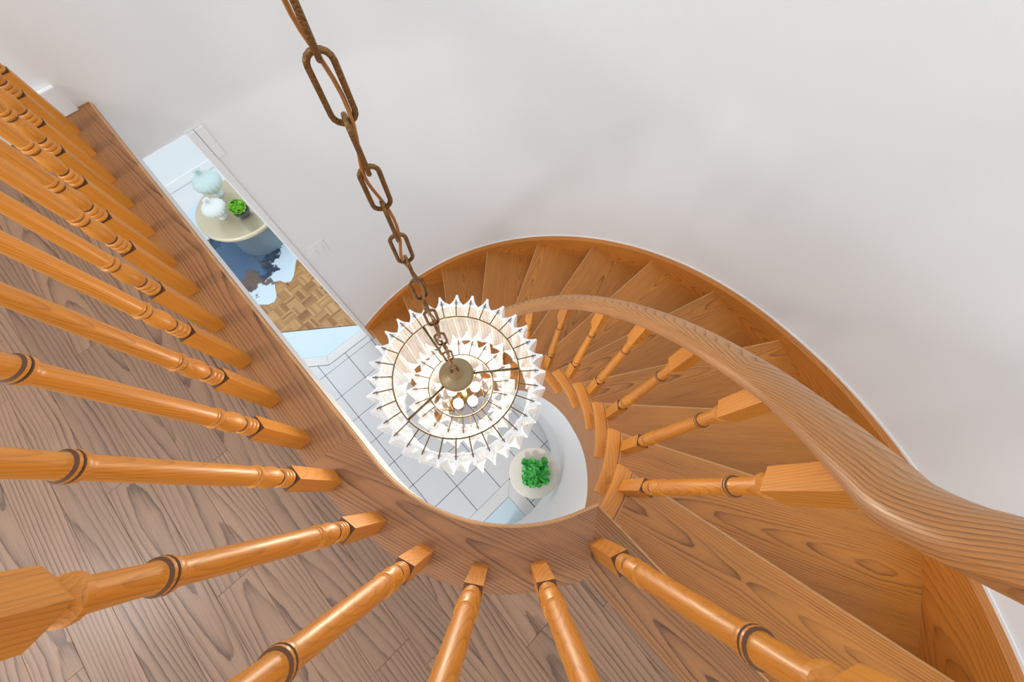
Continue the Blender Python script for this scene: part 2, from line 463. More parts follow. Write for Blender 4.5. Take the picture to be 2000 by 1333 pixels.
# ------------------------------------------------------------------ lower floor
lf_poly = [Vector((-5.2, -2.2, 0)), Vector((2.2, -2.2, 0)), Vector((2.2, 5.5, 0)), Vector((-5.2, 5.5, 0))]
v, f = prism(lf_poly, FLOORZ - 0.2, FLOORZ - 0.008)
lf = struct(mk('floor', v, f, M['grout']), 'lower hall floor of square grey tiles with dark grout')
K = CAMZ - FLOORZ
go = Vector((-0.47686, 0.28136, 0)) * K; ge = Vector((0.0507093, -0.0538037, 0)) * K; gf = Vector((0.0538037, 0.0507093, 0)) * K
GS = ge.length; gu = ge.normalized(); gv = gf.normalized()
def F(u, v): p = at(u, v, FLOORZ); return Vector((p.x, p.y, 0))
# parquet boundary line
pa, pb = F(560, 648.5), F(690, 635.8)
pd = (pb - pa).normalized(); pnrm = Vector((-pd.y, pd.x, 0))     # towards the living room
def clip_half(poly, p0, n):
    """keep the side where (p-p0).n >= 0"""
    out = []
    for a, b in zip(poly, poly[1:] + poly[:1]):
        da, db = (a - p0).dot(n), (b - p0).dot(n)
        if da >= 0: out.append(a)
        if da * db < 0: out.append(a + (b - a) * (da / (da - db)))
    return out
gap = 0.0022
tile_mesh = None
c1 = F(643, 712.5)
n1 = gv.copy()                                    # NW inlay lies beyond line 1 / line 2
n1 = -gu
w2 = F(600, 717); d2 = (c1 - w2).normalized(); n2 = Vector((-d2.y, d2.x, 0))
if n2.dot(pnrm) < 0: n2 = -n2
c2 = F(994.6, 935.8)
def in_nw(p): return (p - c1).dot(-gu) > 0 and (p - c1).dot(n2) > 0
def tile_piece(poly):
    if len(poly) < 3: return
    v, f = prism(poly, FLOORZ - 0.01, FLOORZ)
    mk('tile', v, f, M['tile'], lf, bevel=0.0015)
allv = None
for i in range(-8, 14):
    for jj in range(-8, 10):
        a = go + ge * i + gf * jj
        cc = a + (ge + gf) * 0.5
        if cc.x < -2.6 or cc.x > 1.2 or cc.y < -1.2 or cc.y > 2.2: continue
        q = [a + gu * gap + gv * gap, a + ge - gu * gap + gv * gap, a + ge + gf - gu * gap - gv * gap, a + gf + gu * gap - gv * gap]
        # behind the outer wall, inside the under-stair wall: nothing shows
        if (cc - Vector((CO[0], CO[1], 0))).length > RW + 0.2 and cc.x > JAMB.x - 0.3: continue
        # keep clear of the inlays
        corners_in = [in_nw(p) for p in q]
        se = [((p - c2).dot(gu) > 0 and (p - c2).dot(-gv) > 0) for p in q]
        if all(corners_in) or all(se): continue
        if any(corners_in) and not all(corners_in):
            # split against the two lines bounding the inlay (region outside is the union of two half planes)
            A = clip_half(q, c1 + gu * 0.006, gu); tile_piece(A)
            B = clip_half(clip_half(q, c1 + gu * 0.006, -gu), c1 - n2 * 0.006, -n2); tile_piece(B); continue
        if any(se):
            A = clip_half(q, c2 - gu * 0.006, -gu); tile_piece(A)
            B = clip_half(clip_half(q, c2 - gu * 0.006, gu), c2 + gv * 0.006, gv); tile_piece(B); continue
        tile_piece(q)
# inlay of pale marble by the living room
bw = 0.115
def fl_slab(name, poly, mat, z=0.0):
    v, f = prism(poly, FLOORZ - 0.01, FLOORZ + z); return mk(name, v, f, mat, lf, bevel=0.001)
far = 2.2
g_ = 0.001
P0 = c1; PA = c1 + gv * 1.2; PB = c1 - d2 * 1.6
m_in = F(637.8, 696.0)
PAi = m_in + gv * 1.2; PBi = m_in - d2 * 1.6
def keep_hall(poly): return clip_half(poly, pa - pnrm * 0.004, -pnrm)
fl_slab('marble_strip', keep_hall([P0, PA, PAi, m_in]), M['marble'])
fl_slab('marble_strip', keep_hall([P0 - d2 * 0.002, m_in - d2 * 0.002, PBi, PB]), M['marble'])
fl_slab('marble_panel', keep_hall([m_in - gu * 0.001, PAi - gu * 0.001, PAi - gu * 1.2, PBi + n2 * 1.4, PBi + n2 * 0.001]), M['bluepanel'])
# second inlay below the landing
t1 = F(1006.5, 957.5); w1 = (t1 - c2).dot(gu)
q0 = c2
q1 = c2 - gv * 1.3; q2 = c2 + gu * 1.3
i0 = c2 + gu * w1 - gv * w1
fl_slab('marble_strip', [q0, q1, q1 + gu * (w1 - g_), i0 - gu * g_], M['marble'])
fl_slab('marble_strip', [q0 + gu * g_ * 2, i0 + gu * g_, q2 - gv * w1, q2], M['marble'])
fl_slab('marble_panel', [i0 + gu * 2 * g_ - gv * 2 * g_, i0 - gv * 1.2 + gu * 2 * g_, i0 - gv * 1.2 + gu * 1.2, i0 + gu * 1.2 - gv * 2 * g_], M['bluepanel'])

# parquet of finger blocks
def parquet_mat():
    m, nt, b = newmat('finger_parquet'); L = nt.links.new
    a = N(nt, 'ShaderNodeAttribute', attribute_name='tone')
    cr = N(nt, 'ShaderNodeValToRGB'); e = cr.color_ramp.elements
    e[0].color = srgb(150, 100, 58); e[1].color = srgb(214, 168, 112)
    k = e.new(0.45); k.color = srgb(190, 140, 86)
    L(a.outputs['Fac'], cr.inputs[0])
    g = N(nt, 'ShaderNodeAttribute', attribute_name='g')
    mp = N(nt, 'ShaderNodeVectorMath', operation='MULTIPLY'); mp.inputs[1].default_value = (12, 160, 20); L(g.outputs['Vector'], mp.inputs[0])
    n = N(nt, 'ShaderNodeTexNoise'); n.inputs['Scale'].default_value = 1; L(mp.outputs[0], n.inputs['Vector'])
    mx = N(nt, 'ShaderNodeMix', data_type='RGBA', blend_type='MULTIPLY'); mx.inputs[0].default_value = 0.35
    L(cr.outputs[0], mx.inputs[6]); L(n.outputs[0], mx.inputs[7]); L(mx.outputs[2], b.inputs['Base Color'])
    b.inputs['Roughness'].default_value = 0.35
    return m
M['parquet'] = parquet_mat()
pz = FLOORZ
BS = 0.118
pcu, pcv = WALLDIR, WN
plane_p = F(620, 575)
for i in range(-16, 17):
    for jj in range(-10, 22):
        c = plane_p + pcu * (i * BS) + pcv * (jj * BS)
        if (c - pa).dot(pnrm) < -BS * 0.6: continue
        if (c - JAMB).dot(WN) < -0.05 and (c - JAMB).dot(WALLDIR) < 0: continue
        if (c - JAMB).dot(WN) > 2.0 or (c - JAMB).dot(WALLDIR) < -0.9 or (c - JAMB).dot(WALLDIR) > 1.7 or (c - JAMB).dot(WN) < -0.6: continue
        a, b = (pcu, pcv) if (i + jj) % 2 else (pcv, pcu)
        v, f, tone, g = [], [], [], []
        base = random.random()
        for k in range(5):
            y0 = (-0.5 + k / 5) * BS; y1 = y0 + BS / 5 - 0.0006
            q = [c + a * (-BS / 2 + 0.0004) + b * y0, c + a * (BS / 2 - 0.0004) + b * y0, c + a * (BS / 2 - 0.0004) + b * y1, c + a * (-BS / 2 + 0.0004) + b * y1]
            q = clip_half(q, pa + pnrm * 0.003, pnrm)
            if len(q) < 3: continue
            pv, pf = prism(q, pz - 0.008, pz); o = len(v); v += pv; f += [[t + o for t in r] for r in pf]
            tt = min(1, max(0, 0.25 + 0.35 * base + random.uniform(-0.3, 0.4)))
            tone += [tt] * len(pv); g += [(p.dot(a) + base * 9, p.dot(b), p.z) for p in pv]
        if not v: continue
        o = mk('parquet_block', v, f, M['parquet'], lf, g)
        at_ = o.data.attributes.new('tone', 'FLOAT', 'POINT'); at_.data.foreach_set('value', tone)
# plain floor of the room beyond
v, f = prism(clip_half([JAMB + WALLDIR * x + WN * y for x, y in ((-2.9, 1.95), (2.9, 1.95), (2.9, 3.05), (-2.9, 3.05))], pa, pnrm), FLOORZ - 0.01, FLOORZ - 0.001)
mk('parquet_field', v, f, plain('pale_stone_floor', srgb(224, 224, 226), 0.4, var=0.03, vscale=4), lf)

# ------------------------------------------------------------------ staircase
stair = tag(empty('staircase', (0, 0, FLOORZ)), 'curved open-string oak staircase winding down along the white wall', 'staircase')
stair.matrix_world = Matrix.Translation((0, 0, FLOORZ))
bpy.context.view_layer.update()
def S(o):
    o.parent = stair; o.matrix_parent_inverse = stair.matrix_world.inverted(); return o
RT = 0.563
for k in range(1, 13):
    z = -RISE * k
    ai, ao = ain(k), aout(k)
    aib, aob = ai - 24, ao - 18.5
    fi, fo = ring_pt(CI, RI, ai), ring_pt(CO, RO, ao)
    fr = (fo - fi).normalized()
    fi2 = fi + fr * (RT - RI) * 1.02
    # tread board: from the return strip to the stringer
    inner = [ring_pt(CI, RT, ai - 24 + (24 - 1.0) * t / 6) for t in range(7)]
    outer = [ring_pt(CO, RO + 0.006, ao - 18.5 * t / 8) for t in range(9)]
    poly = inner[:-1] + [fi2] + outer
    mid = (fi + fo) / 2
    tr = S(slab('tread', poly, z - 0.03, z, M['tread'], None, gdir=fr, bevel=0.007))
    tr.data.materials.append(M['edge']); tr.modifiers['edge'].material = 1
    # return nosing along the open side
    v, f, g = [], [], []
    nn = 14
    prof = [(0.010, -0.03), (0.002, -0.027), (0.0, -0.018), (0.0, -0.010), (0.003, -0.003), (0.010, 0.0)]
    for t in range(nn + 1):
        an = ai - 24 + 24 * t / nn
        for a_, b_ in prof:
            p = ring_pt(CI, RI + a_, an); v.append(Vector((p.x, p.y, z + b_ + 0.0006)))
        p = ring_pt(CI, RT - 0.0008, an)
        if t == nn: p = fi2 - fr * 0.001
        v.append(Vector((p.x, p.y, z + 0.0006))); v.append(Vector((p.x, p.y, z - 0.03)))
        for r_, zz in prof + [(RT - RI, 0), (RT - RI, -0.03)]: g.append((math.radians(an) * RI, r_ + 0.06, zz))
    kk = len(prof) + 2
    for t in range(nn):
        for b_ in range(kk): f.append([t * kk + b_, t * kk + (b_ + 1) % kk, (t + 1) * kk + (b_ + 1) % kk, (t + 1) * kk + b_])
    f.append(list(range(kk))); f.append([nn * kk + b_ for b_ in range(kk)][::-1])
    rn = mk('return_nosing', v, f, M['orange'], None, g, smooth=True)
    e = rn.modifiers.new('split', 'EDGE_SPLIT'); e.split_angle = math.radians(35)
    rn.parent = tr
for k in range(1, 14):
    # riser under the nosing of level k-1, standing on level k
    zt = -RISE * (k - 1) - 0.03; zb = -RISE * k
    if k == 1:
        a, b = corner + back * 0.03, t0end + back * 0.03
        dirn = T0D; bk_ = back; a = a + T0D * 0.045
    else:
        fi, fo = ring_pt(CI, RI + 0.034, ain(k - 1)), ring_pt(CO, RO + 0.004, aout(k - 1))
        dirn = (fo - fi).normalized(); bk_ = Vector((dirn.y, -dirn.x, 0))
        tang = Vector((math.sin(math.radians(ain(k - 1))), -math.cos(math.radians(ain(k - 1))), 0))
        if bk_.dot(tang) < 0: bk_ = -bk_
        a, b = fi + bk_ * 0.028, fo + bk_ * 0.028
    S(slab('riser', [a, b, b + bk_ * 0.018, a + bk_ * 0.018], zb, zt, M['tread'], None, gdir=dirn))
# wall stringer
def helix_board(name, C, r0, r1, th0, th1, top, bot, mat, n=110, parent=None, gz=None):
    v, f, g = [], [], []
    for i in range(n + 1):
        t = th0 + (th1 - th0) * i / n
        zt, zb = top(t), bot(t)
        for r, z in ((r0, zb), (r0, zt), (r1, zt), (r1, zb)):
            p = ring_pt(C, r, t); v.append(Vector((p.x, p.y, z)))
            s = math.radians(t) * (r0 + r1) / 2; g.append((s * 1.25 , (z - (gz(t) if gz else 0)), r - r0))
    for i in range(n):
        for k in range(4): f.append([i * 4 + k, i * 4 + (k + 1) % 4, i * 4 + 4 + (k + 1) % 4, i * 4 + 4 + k])
    f.append([0, 1, 2, 3]); f.append([n * 4 + k for k in (3, 2, 1, 0)])
    o = mk(name, v, f, mat, parent, g, smooth=True)
    e = o.modifiers.new('split', 'EDGE_SPLIT'); e.split_angle = math.radians(35)
    return o
S(helix_board('wall_stringer', CO, RO, RW - 0.001, -44, 135.6, lambda t: max(nose_z(t) + sten(t), FLOORZ + 0.05), lambda t: max(nose_z(t) - 0.26, FLOORZ + 0.003), M['stringer'], gz=nose_z))
# cut string on the open side: top steps under the treads
RSI = RI + 0.028
def level_at(t):
    """lowest tread above this angle on the inner circle"""
    k = math.floor((t - ain(0)) / 15.0) + 1
    return max(0, min(12, k))
def in_bot(t): return max(FLOORZ + 0.002, -0.2 * ((t - ain(0)) / 15.0) - 0.575 - 0.145 * max(0, min(1, (t + 33) / 41.0)))
v, f, g = [], [], []
segs = []
for k in range(0, 13):
    t0_, t1_ = ain(k - 1) - 2.0 if k else ain(0) - 6, ain(k) - 2.0
    for i in range(7): segs.append((t0_ + (t1_ - t0_) * i / 6, -RISE * k - 0.028 if k else -0.028))
for t, z in segs:
    for r, zz in ((RSI, min(in_bot(t), z - 0.01)), (RSI, z), (RSI + 0.03, z), (RSI + 0.03, min(in_bot(t), z - 0.01))):
        p = ring_pt(CI, r, t); v.append(Vector((p.x, p.y, zz))); g.append((math.radians(t) * RSI * 1.25, zz + 0.2 * (t - ain(0)) / 15, r - RSI))
for i in range(len(segs) - 1):
    for k in range(4): f.append([i * 4 + k, i * 4 + (k + 1) % 4, i * 4 + 4 + (k + 1) % 4, i * 4 + 4 + k])
f.append([0, 1, 2, 3]); f.append([(len(segs) - 1) * 4 + k for k in (3, 2, 1, 0)])
o = S(mk('cut_stringer', v, f, M['tread'], None, g, smooth=True)); e = o.modifiers.new('split', 'EDGE_SPLIT'); e.split_angle = math.radians(30)
# white wall that closes off the space under the stair
v, f = [], []
n = 90
for i in range(n + 1):
    t = -75 + (150 + 75) * i / n
    zt = CEILZ if t < ain(0) - 5 else min(CEILZ, in_bot(t) + 0.01)
    for r, z in ((RSI + 0.008, FLOORZ), (RSI + 0.008, zt), (RSI + 0.028, zt), (RSI + 0.028, FLOORZ)):
        p = ring_pt(CI, r, t); v.append(Vector((p.x, p.y, max(z, FLOORZ + (0.001 if z != FLOORZ else 0)))))
for i in range(n):
    for k in range(4): f.append([i * 4 + k, i * 4 + (k + 1) % 4, i * 4 + 4 + (k + 1) % 4, i * 4 + 4 + k])
f.append([0, 1, 2, 3]); f.append([n * 4 + k for k in (3, 2, 1, 0)])
w = struct(mk('wall_inner', v, f, M['wall'], smooth=True), 'white curved wall under the open side of the stair')
e = w.modifiers.new('split', 'EDGE_SPLIT'); e.split_angle = math.radians(30)
# white soffit under the stair string (closes the underside of the flight)
v, f = [], []
for i in range(81):
    t = ain(0) + (ain(12) - ain(0)) * i / 80
    z = in_bot(t) + 0.02
    a = ring_pt(CI, RSI + 0.03, t); b = ring_pt(CO, RO + 0.03, t - 9.9)
    for p in (a, b): v += [Vector((p.x, p.y, z)), Vector((p.x, p.y, z - 0.012))]
for i in range(80):
    for q in ((0, 2), (2, 3), (3, 1), (1, 0)): f.append([i * 4 + q[0], i * 4 + q[1], i * 4 + 4 + q[1], i * 4 + 4 + q[0]])
S(mk('soffit', v, f, M['ceil'], None))

# ------------------------------------------------------------------ balustrade
HB = 0.0172
def baluster_mesh(name, sc, top0, top1, tilt=None):
    """turned oak baluster: square base block, rings, vase, collar, tapering shaft, double collar, square top block"""
    v, f, g = [], [], []
    def blk(z0, z1, h, ch0=0.0, ch1=0.0, slope=0.0):
        o = len(v)
        lv = []
        if ch0: lv.append((h * 0.62, z0)); lv.append((h, z0 + ch0))
        else: lv.append((h, z0))
        if ch1: lv.append((h, z1 - ch1)); lv.append((h * 0.62, z1))
        else: lv.append((h, z1))
        for hh, z in lv:
            for sx, sy in ((-1, -1), (1, -1), (1, 1), (-1, 1)): v.append(Vector((hh * sx, hh * sy, z)))
        for i in range(len(lv) - 1):
            for q in range(4): f.append([o + i * 4 + q, o + i * 4 + (q + 1) % 4, o + i * 4 + 4 + (q + 1) % 4, o + i * 4 + 4 + q])
        f.append([o, o + 3, o + 2, o + 1]); e_ = o + (len(lv) - 1) * 4; f.append([e_, e_ + 1, e_ + 2, e_ + 3])
    zb = 0.2025 * sc
    blk(0, zb, HB)
    nb = len(f)
    pr = []
    def q(r, z): pr.append((r, z * sc))
    q(0.0138, 0.2020)
    for zb_ in (0.2050, 0.2165, 0.2280):                      # three beads
        q(0.0138, zb_); q(0.0164, zb_ + 0.0022); q(0.0173, zb_ + 0.0055); q(0.0164, zb_ + 0.0088); q(0.0136, zb_ + 0.0112)
    q(0.0130, 0.2430); q(0.0152, 0.2500); q(0.0180, 0.2600); q(0.0189, 0.2700); q(0.0182, 0.2810); q(0.0155, 0.2930); q(0.0132, 0.3010)
    q(0.0130, 0.3040); q(0.0166, 0.3065); q(0.0186, 0.3105); q(0.0176, 0.3145); q(0.0142, 0.3165); q(0.0144, 0.3180)
    q(0.0164, 0.3205); q(0.0166, 0.3235); q(0.0152, 0.3260); q(0.0158, 0.335); q(0.0160, 0.37); q(0.0151, 0.45); q(0.0136, 0.54); q(0.0127, 0.588)
    q(0.0134, 0.593); q(0.0158, 0.597); q(0.0165, 0.6005); q(0.0164, 0.6035); q(0.0142, 0.6050); q(0.0161, 0.6065); q(0.0160, 0.6100); q(0.0134, 0.6125); q(0.0127, 0.616); q(0.0126, 0.622)
    pr2 = [(0.0128, top0 - 0.022), (0.0134, top0 - 0.013), (0.0168, top0 - 0.010), (0.0170, top0 - 0.004), (0.0140, top0 - 0.001), (0.0120, top0 + 0.006)]
    lv, lf_ = lathe(pr + pr2, seg=20)
    o = len(v); v += lv; f += [[i + o for i in qq] for qq in lf_]
    ne = len(f)
    blk(top0 + 0.002, top1, HB, ch0=0.012)
    me = bpy.data.meshes.new(name); me.from_pydata([tuple(p) for p in v], [], f)
    bm = bmesh.new(); bm.from_mesh(me); bmesh.ops.recalc_face_normals(bm, faces=bm.faces); bm.to_mesh(me); bm.free()
    for i, p in enumerate(me.polygons):
        if nb <= i < ne: p.use_smooth = True
    me.materials.append(M['orange']); me.materials.append(M['endgrain_shade'])
    for i, p in enumerate(me.polygons):
        zz_ = [me.vertices[q].co.z for q in p.vertices]; rr_ = max(math.hypot(me.vertices[q].co.x, me.vertices[q].co.y) for q in p.vertices)
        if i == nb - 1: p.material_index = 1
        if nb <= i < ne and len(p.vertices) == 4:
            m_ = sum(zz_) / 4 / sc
            if 0.6036 < m_ < 0.6064 or 0.6102 < m_ < 0.6124 or 0.3166 < m_ < 0.3179 or (rr_ < 0.0142 and (0.2035 < m_ < 0.2420 or 0.3005 < m_ < 0.3045)): p.material_index = 1  # groove faces coloured dark, shade between the beads and collars
    setg(me, lambda p: (p.z, p.x, p.y))
    return me

# landing balusters: base centres read off the photograph on the landing plane
tips = [(157.5, 259), (187.5, 302.5), (225, 353), (261, 402), (302, 456), (345, 516), (390, 567), (442, 636), (495, 705), (553, 779), (611.5, 858), (671.7, 938)]
tp = [at(*t) for t in tips]
# the straight run: even spacing along the edge
mx = sum(((p - s0).dot(NE) for p in tp), 0.0) / len(tp)
us = [(p - s0).dot(U) for p in tp]
n_ = len(us); sp = sum((us[i] - us[i + 1]) for i in range(n_ - 1)) / (n_ - 1)
land = []
for i, p in enumerate(tp):
    c = s0 + U * us[i] + NE * ((p - s0).dot(NE) * 0.4 + mx * 0.6) - Vector((0.0240, -0.001, 0))
    land.append((c, math.atan2(U.y, U.x)))
def mid(a, b): return (at(*a) + at(*b)) / 2
c = mid((736, 1044), (734.5, 999)); e_ = at(754, 1019.2) - at(736, 1044); land.append((c, math.atan2(e_.y, e_.x)))
c = mid((820.7, 1062), (835, 1104)); e_ = at(847, 1077) - at(820.7, 1062); land.append((c, math.atan2(e_.y, e_.x)))
for a, b in (((924, 1099), (954, 1105)), ((1035, 1100), (1065, 1094)), ((1149, 1062), (1176, 1049))):
    e_ = at(*b) - at(*a); u_ = e_.normalized(); n_ = Vector((u_.y, -u_.x, 0))
    land.append(((at(*a) + at(*b)) / 2 + n_ * HB, math.atan2(u_.y, u_.x)))
RAIL_Z = 0.86
lrail = tag(empty('landing_railing', (0, 0, 0)), 'honey oak railing of turned balusters around the edge of the landing', 'railing')
bm_land = baluster_mesh('baluster', 1.0, 0.69, RAIL_Z + 0.004)
for c, an in land:
    o = bpy.data.objects.new('baluster', bm_land); COL.objects.link(o); o.parent = lrail
    o.location = (c.x, c.y, 0.0); o.rotation_euler = (0, 0, an)
    e = o.modifiers.new('split', 'EDGE_SPLIT'); e.split_angle = math.radians(32)

# stair balusters
srail = tag(empty('stair_railing', (0, 0, 0)), 'honey oak railing of turned balusters winding down the open side of the stair', 'railing')
stips = [(1207, 958.7), (1210, 882), (1183, 817.7), (1149.5, 772.3), (1110.5, 740), (1069, 721)]
sb = []
CT, RTp = (-0.117, 0.277), 0.522
for k in range(1, 12):
    z = -RISE * k
    tip = at(stips[k - 1][0], stips[k - 1][1], z) if k <= 6 else ring_pt(CT, RTp, 47.7 + 16.0 * (k - 6))
    dr = math.radians(15 + 15 * (k - 1))
    c = Vector((tip.x + 0.0238 * math.cos(dr), tip.y + 0.0238 * math.sin(dr), z))
    sb.append((c, math.radians(-30 + 15 * (k - 1))))
UND = 0.79
bm_st = baluster_mesh('baluster', 0.945, 0.66, UND + 0.02)
bm_s1 = baluster_mesh('baluster', 0.945, 0.66, UND + 0.03)
for i, (c, an) in enumerate(sb):
    o = bpy.data.objects.new('baluster', bm_s1 if i == 0 else bm_st); COL.objects.link(o); o.parent = srail
    o.location = c; o.rotation_euler = (0, 0, an)
    e = o.modifiers.new('split', 'EDGE_SPLIT'); e.split_angle = math.radians(32)
# handrail sweep
RH = [(-0.022, 0.0), (-0.030, 0.010), (-0.031, 0.022), (-0.026, 0.036), (-0.014, 0.046), (0.0, 0.049), (0.014, 0.046), (0.026, 0.036), (0.031, 0.022), (0.030, 0.010), (0.022, 0.0)]
def sweep(name, path, parent, mat, prof=RH):
    v, f, g = [], [], []; n = len(path); kk = len(prof); s = 0
    for i, p in enumerate(path):
        a, b = path[max(0, i - 1)], path[min(n - 1, i + 1)]
        t = (b - a).normalized(); side = t.cross(Vector((0, 0, 1))).normalized(); up = side.cross(t)
        if i: s += (p - path[i - 1]).length
        for x, y in prof: v.append(p + side * x + up * y); g.append((s, x, y))
    for i in range(n - 1):
        for k in range(kk): f.append([i * kk + k, i * kk + (k + 1) % kk, (i + 1) * kk + (k + 1) % kk, (i + 1) * kk + k])
    f.append(list(range(kk))); f.append([(n - 1) * kk + k for k in range(kk)][::-1])
    o = mk(name, v, f, mat, parent, g, smooth=True)
    e = o.modifiers.new('split', 'EDGE_SPLIT'); e.split_angle = math.radians(50)
    return o
pts = []
endp = ring_pt(CT, RTp + 0.0238, 47.7 + 16 * 5.8); pts.append(Vector((endp.x, endp.y, -RISE * 11.7 + UND)))
for c, an in sb[::-1]: pts.append(Vector((c.x, c.y, c.z + UND)))
m6 = land[-1][0]
t1c = sb[0][0]                            # short gooseneck that lifts the rail to the landing
for dx, dy, zz_ in ((-0.018, -0.033, 0.636), (-0.030, -0.056, 0.688), (-0.040, -0.071, 0.752), (-0.060, -0.084, 0.820)):
    pts.append(Vector((t1c.x + dx, t1c.y + dy, zz_)))
pts.append(Vector((m6.x, m6.y, RAIL_Z - 0.012)))
for c, an in land[-2:-6:-1]: pts.append(Vector((c.x, c.y, RAIL_Z)))
join = pts[-1].copy()
path = smooth_poly(pts, 220)
jx = min(range(len(path)), key=lambda i: (path[i] - Vector((m6.x, m6.y, RAIL_Z))).length)
sweep('handrail', path[:jx + 1], srail, M['rail'])
lp = path[jx:] + []
lpts = [Vector((c.x, c.y, RAIL_Z)) for c, an in land[-5::-1]]
wend = lpts[-1] + U * 0.5
wend = lpts[-1] + U * ((JAMB - lpts[-1]).dot(WN) / max(0.2, U.dot(WN)) - 0.002)
sweep('handrail', smooth_poly([path[jx]] + [Vector((c.x, c.y, RAIL_Z)) for c, an in land[-2::-1]] + [wend], 120), lrail, M['rail'])
# newel at the foot of the stair
nv, nf = lathe([(0.03, 0), (0.03, 0.02), (0.022, 0.03), (0.028, 0.2), (0.03, 0.24), (0.022, 0.26), (0.026, 0.4), (0.02, 0.7), (0.03, 0.72), (0.03, 0.8), (0.024, 0.83)], 20)
nw = mk('newel', nv, nf, M['orange'], srail, lambda p: (p.z, p.x, p.y), smooth=True)
nw.location = (endp.x, endp.y, -RISE * 12 + 0.0)

# ------------------------------------------------------------------ chandelier
AX = Vector((-0.1395, 0.2975, 0))
D0 = 1.038
RZ = CAMZ - D0
chan = tag(empty('chandelier', (AX.x, AX.y, RZ)), 'tiered brass chandelier of clear crystal prisms hanging on a long chain', 'chandelier')
bpy.context.view_layer.update()
def Cc(o, p=None):
    if p is None: o.parent = chan
    else: o.parent = p
    return o
def crystal_mats():
    m, nt, b = newmat('clear_crystal'); L = nt.links.new
    nt.nodes.remove(b); out = nt.nodes['Material Output']
    tr = N(nt, 'ShaderNodeBsdfTransparent'); tr.inputs[0].default_value = (0.97, 0.975, 0.98, 1)
    gl = N(nt, 'ShaderNodeBsdfGlossy'); gl.inputs['Roughness'].default_value = 0.08
    df = N(nt, 'ShaderNodeBsdfTranslucent'); df.inputs[0].default_value = (0.80, 0.81, 0.83, 1)
    d2_ = N(nt, 'ShaderNodeBsdfDiffuse'); d2_.inputs[0].default_value = (0.80, 0.81, 0.83, 1)
    m0 = N(nt, 'ShaderNodeMixShader'); m0.inputs[0].default_value = 0.5; L(df.outputs[0], m0.inputs[1]); L(d2_.outputs[0], m0.inputs[2])
    g = N(nt, 'ShaderNodeAttribute', attribute_name='g')
    mp = N(nt, 'ShaderNodeVectorMath', operation='MULTIPLY'); mp.inputs[1].default_value = (170, 170, 1.2); L(g.outputs['Vector'], mp.inputs[0])
    nz = N(nt, 'ShaderNodeTexNoise'); nz.inputs['Scale'].default_value = 1; L(mp.outputs[0], nz.inputs['Vector'])
    mr = N(nt, 'ShaderNodeMapRange'); mr.inputs[1].default_value = 0.35; mr.inputs[2].default_value = 0.7; mr.inputs[3].default_value = 0.14; mr.inputs[4].default_value = 0.42; L(nz.outputs[0], mr.inputs[0])
    m1 = N(nt, 'ShaderNodeMixShader'); L(mr.outputs[0], m1.inputs[0]); L(tr.outputs[0], m1.inputs[1]); L(m0.outputs[0], m1.inputs[2])
    m2 = N(nt, 'ShaderNodeMixShader'); m2.inputs[0].default_value = 0.07; L(m1.outputs[0], m2.inputs[1]); L(gl.outputs[0], m2.inputs[2])
    L(m2.outputs[0], out.inputs[0])
    return m
M['crystal'] = crystal_mats()
M['cap'] = plain('frosted_crystal_end', (0.88, 0.88, 0.9, 1), 0.25)
def star(R, n=5):
    """outline of a three-pointed prism with hollow sides; first point outward (+x)"""
    pts = []
    tips = [Vector((R * math.cos(a), R * math.sin(a), 0)) for a in (0, 2 * PI / 3, 4 * PI / 3)]
    for i in range(3):
        a, b = tips[i], tips[(i + 1) % 3]
        m_ = (a + b) / 2 * 0.55
        tip_w = 0.0028
        tn = Vector((-a.y, a.x, 0)).normalized(); tb = Vector((-b.y, b.x, 0)).normalized()
        p0 = a + tn * tip_w; p2 = b - tb * tip_w
        ctrl = m_
        for k in range(n + 1):
            t = k / n; pts.append(p0 * (1 - t) ** 2 + ctrl * 2 * t * (1 - t) + p2 * t * t)
    return pts
def crystal_mesh(name, R, Lg):
    o = star(R); n = len(o); v, f, fm = [], [], []
    rows = [(0.93, 0.0), (1.0, -0.003), (1.0, -Lg + 0.003), (0.93, -Lg)]
    for s_, z in rows: v += [Vector((p.x * s_, p.y * s_, z)) for p in o]
    for j_ in range(3):
        for i in range(n): f.append([j_ * n + i, j_ * n + (i + 1) % n, (j_ + 1) * n + (i + 1) % n, (j_ + 1) * n + i]); fm.append(1 if j_ != 1 else 0)
    f.append(list(range(n))); fm.append(1); f.append([3 * n + i for i in range(n)][::-1]); fm.append(1)
    me = bpy.data.meshes.new(name); me.from_pydata([tuple(p) for p in v], [], f)
    me.materials.append(M['crystal']); me.materials.append(M['cap'])
    for p, k in zip(me.polygons, fm): p.material_index = k
    setg(me, None)
    return me
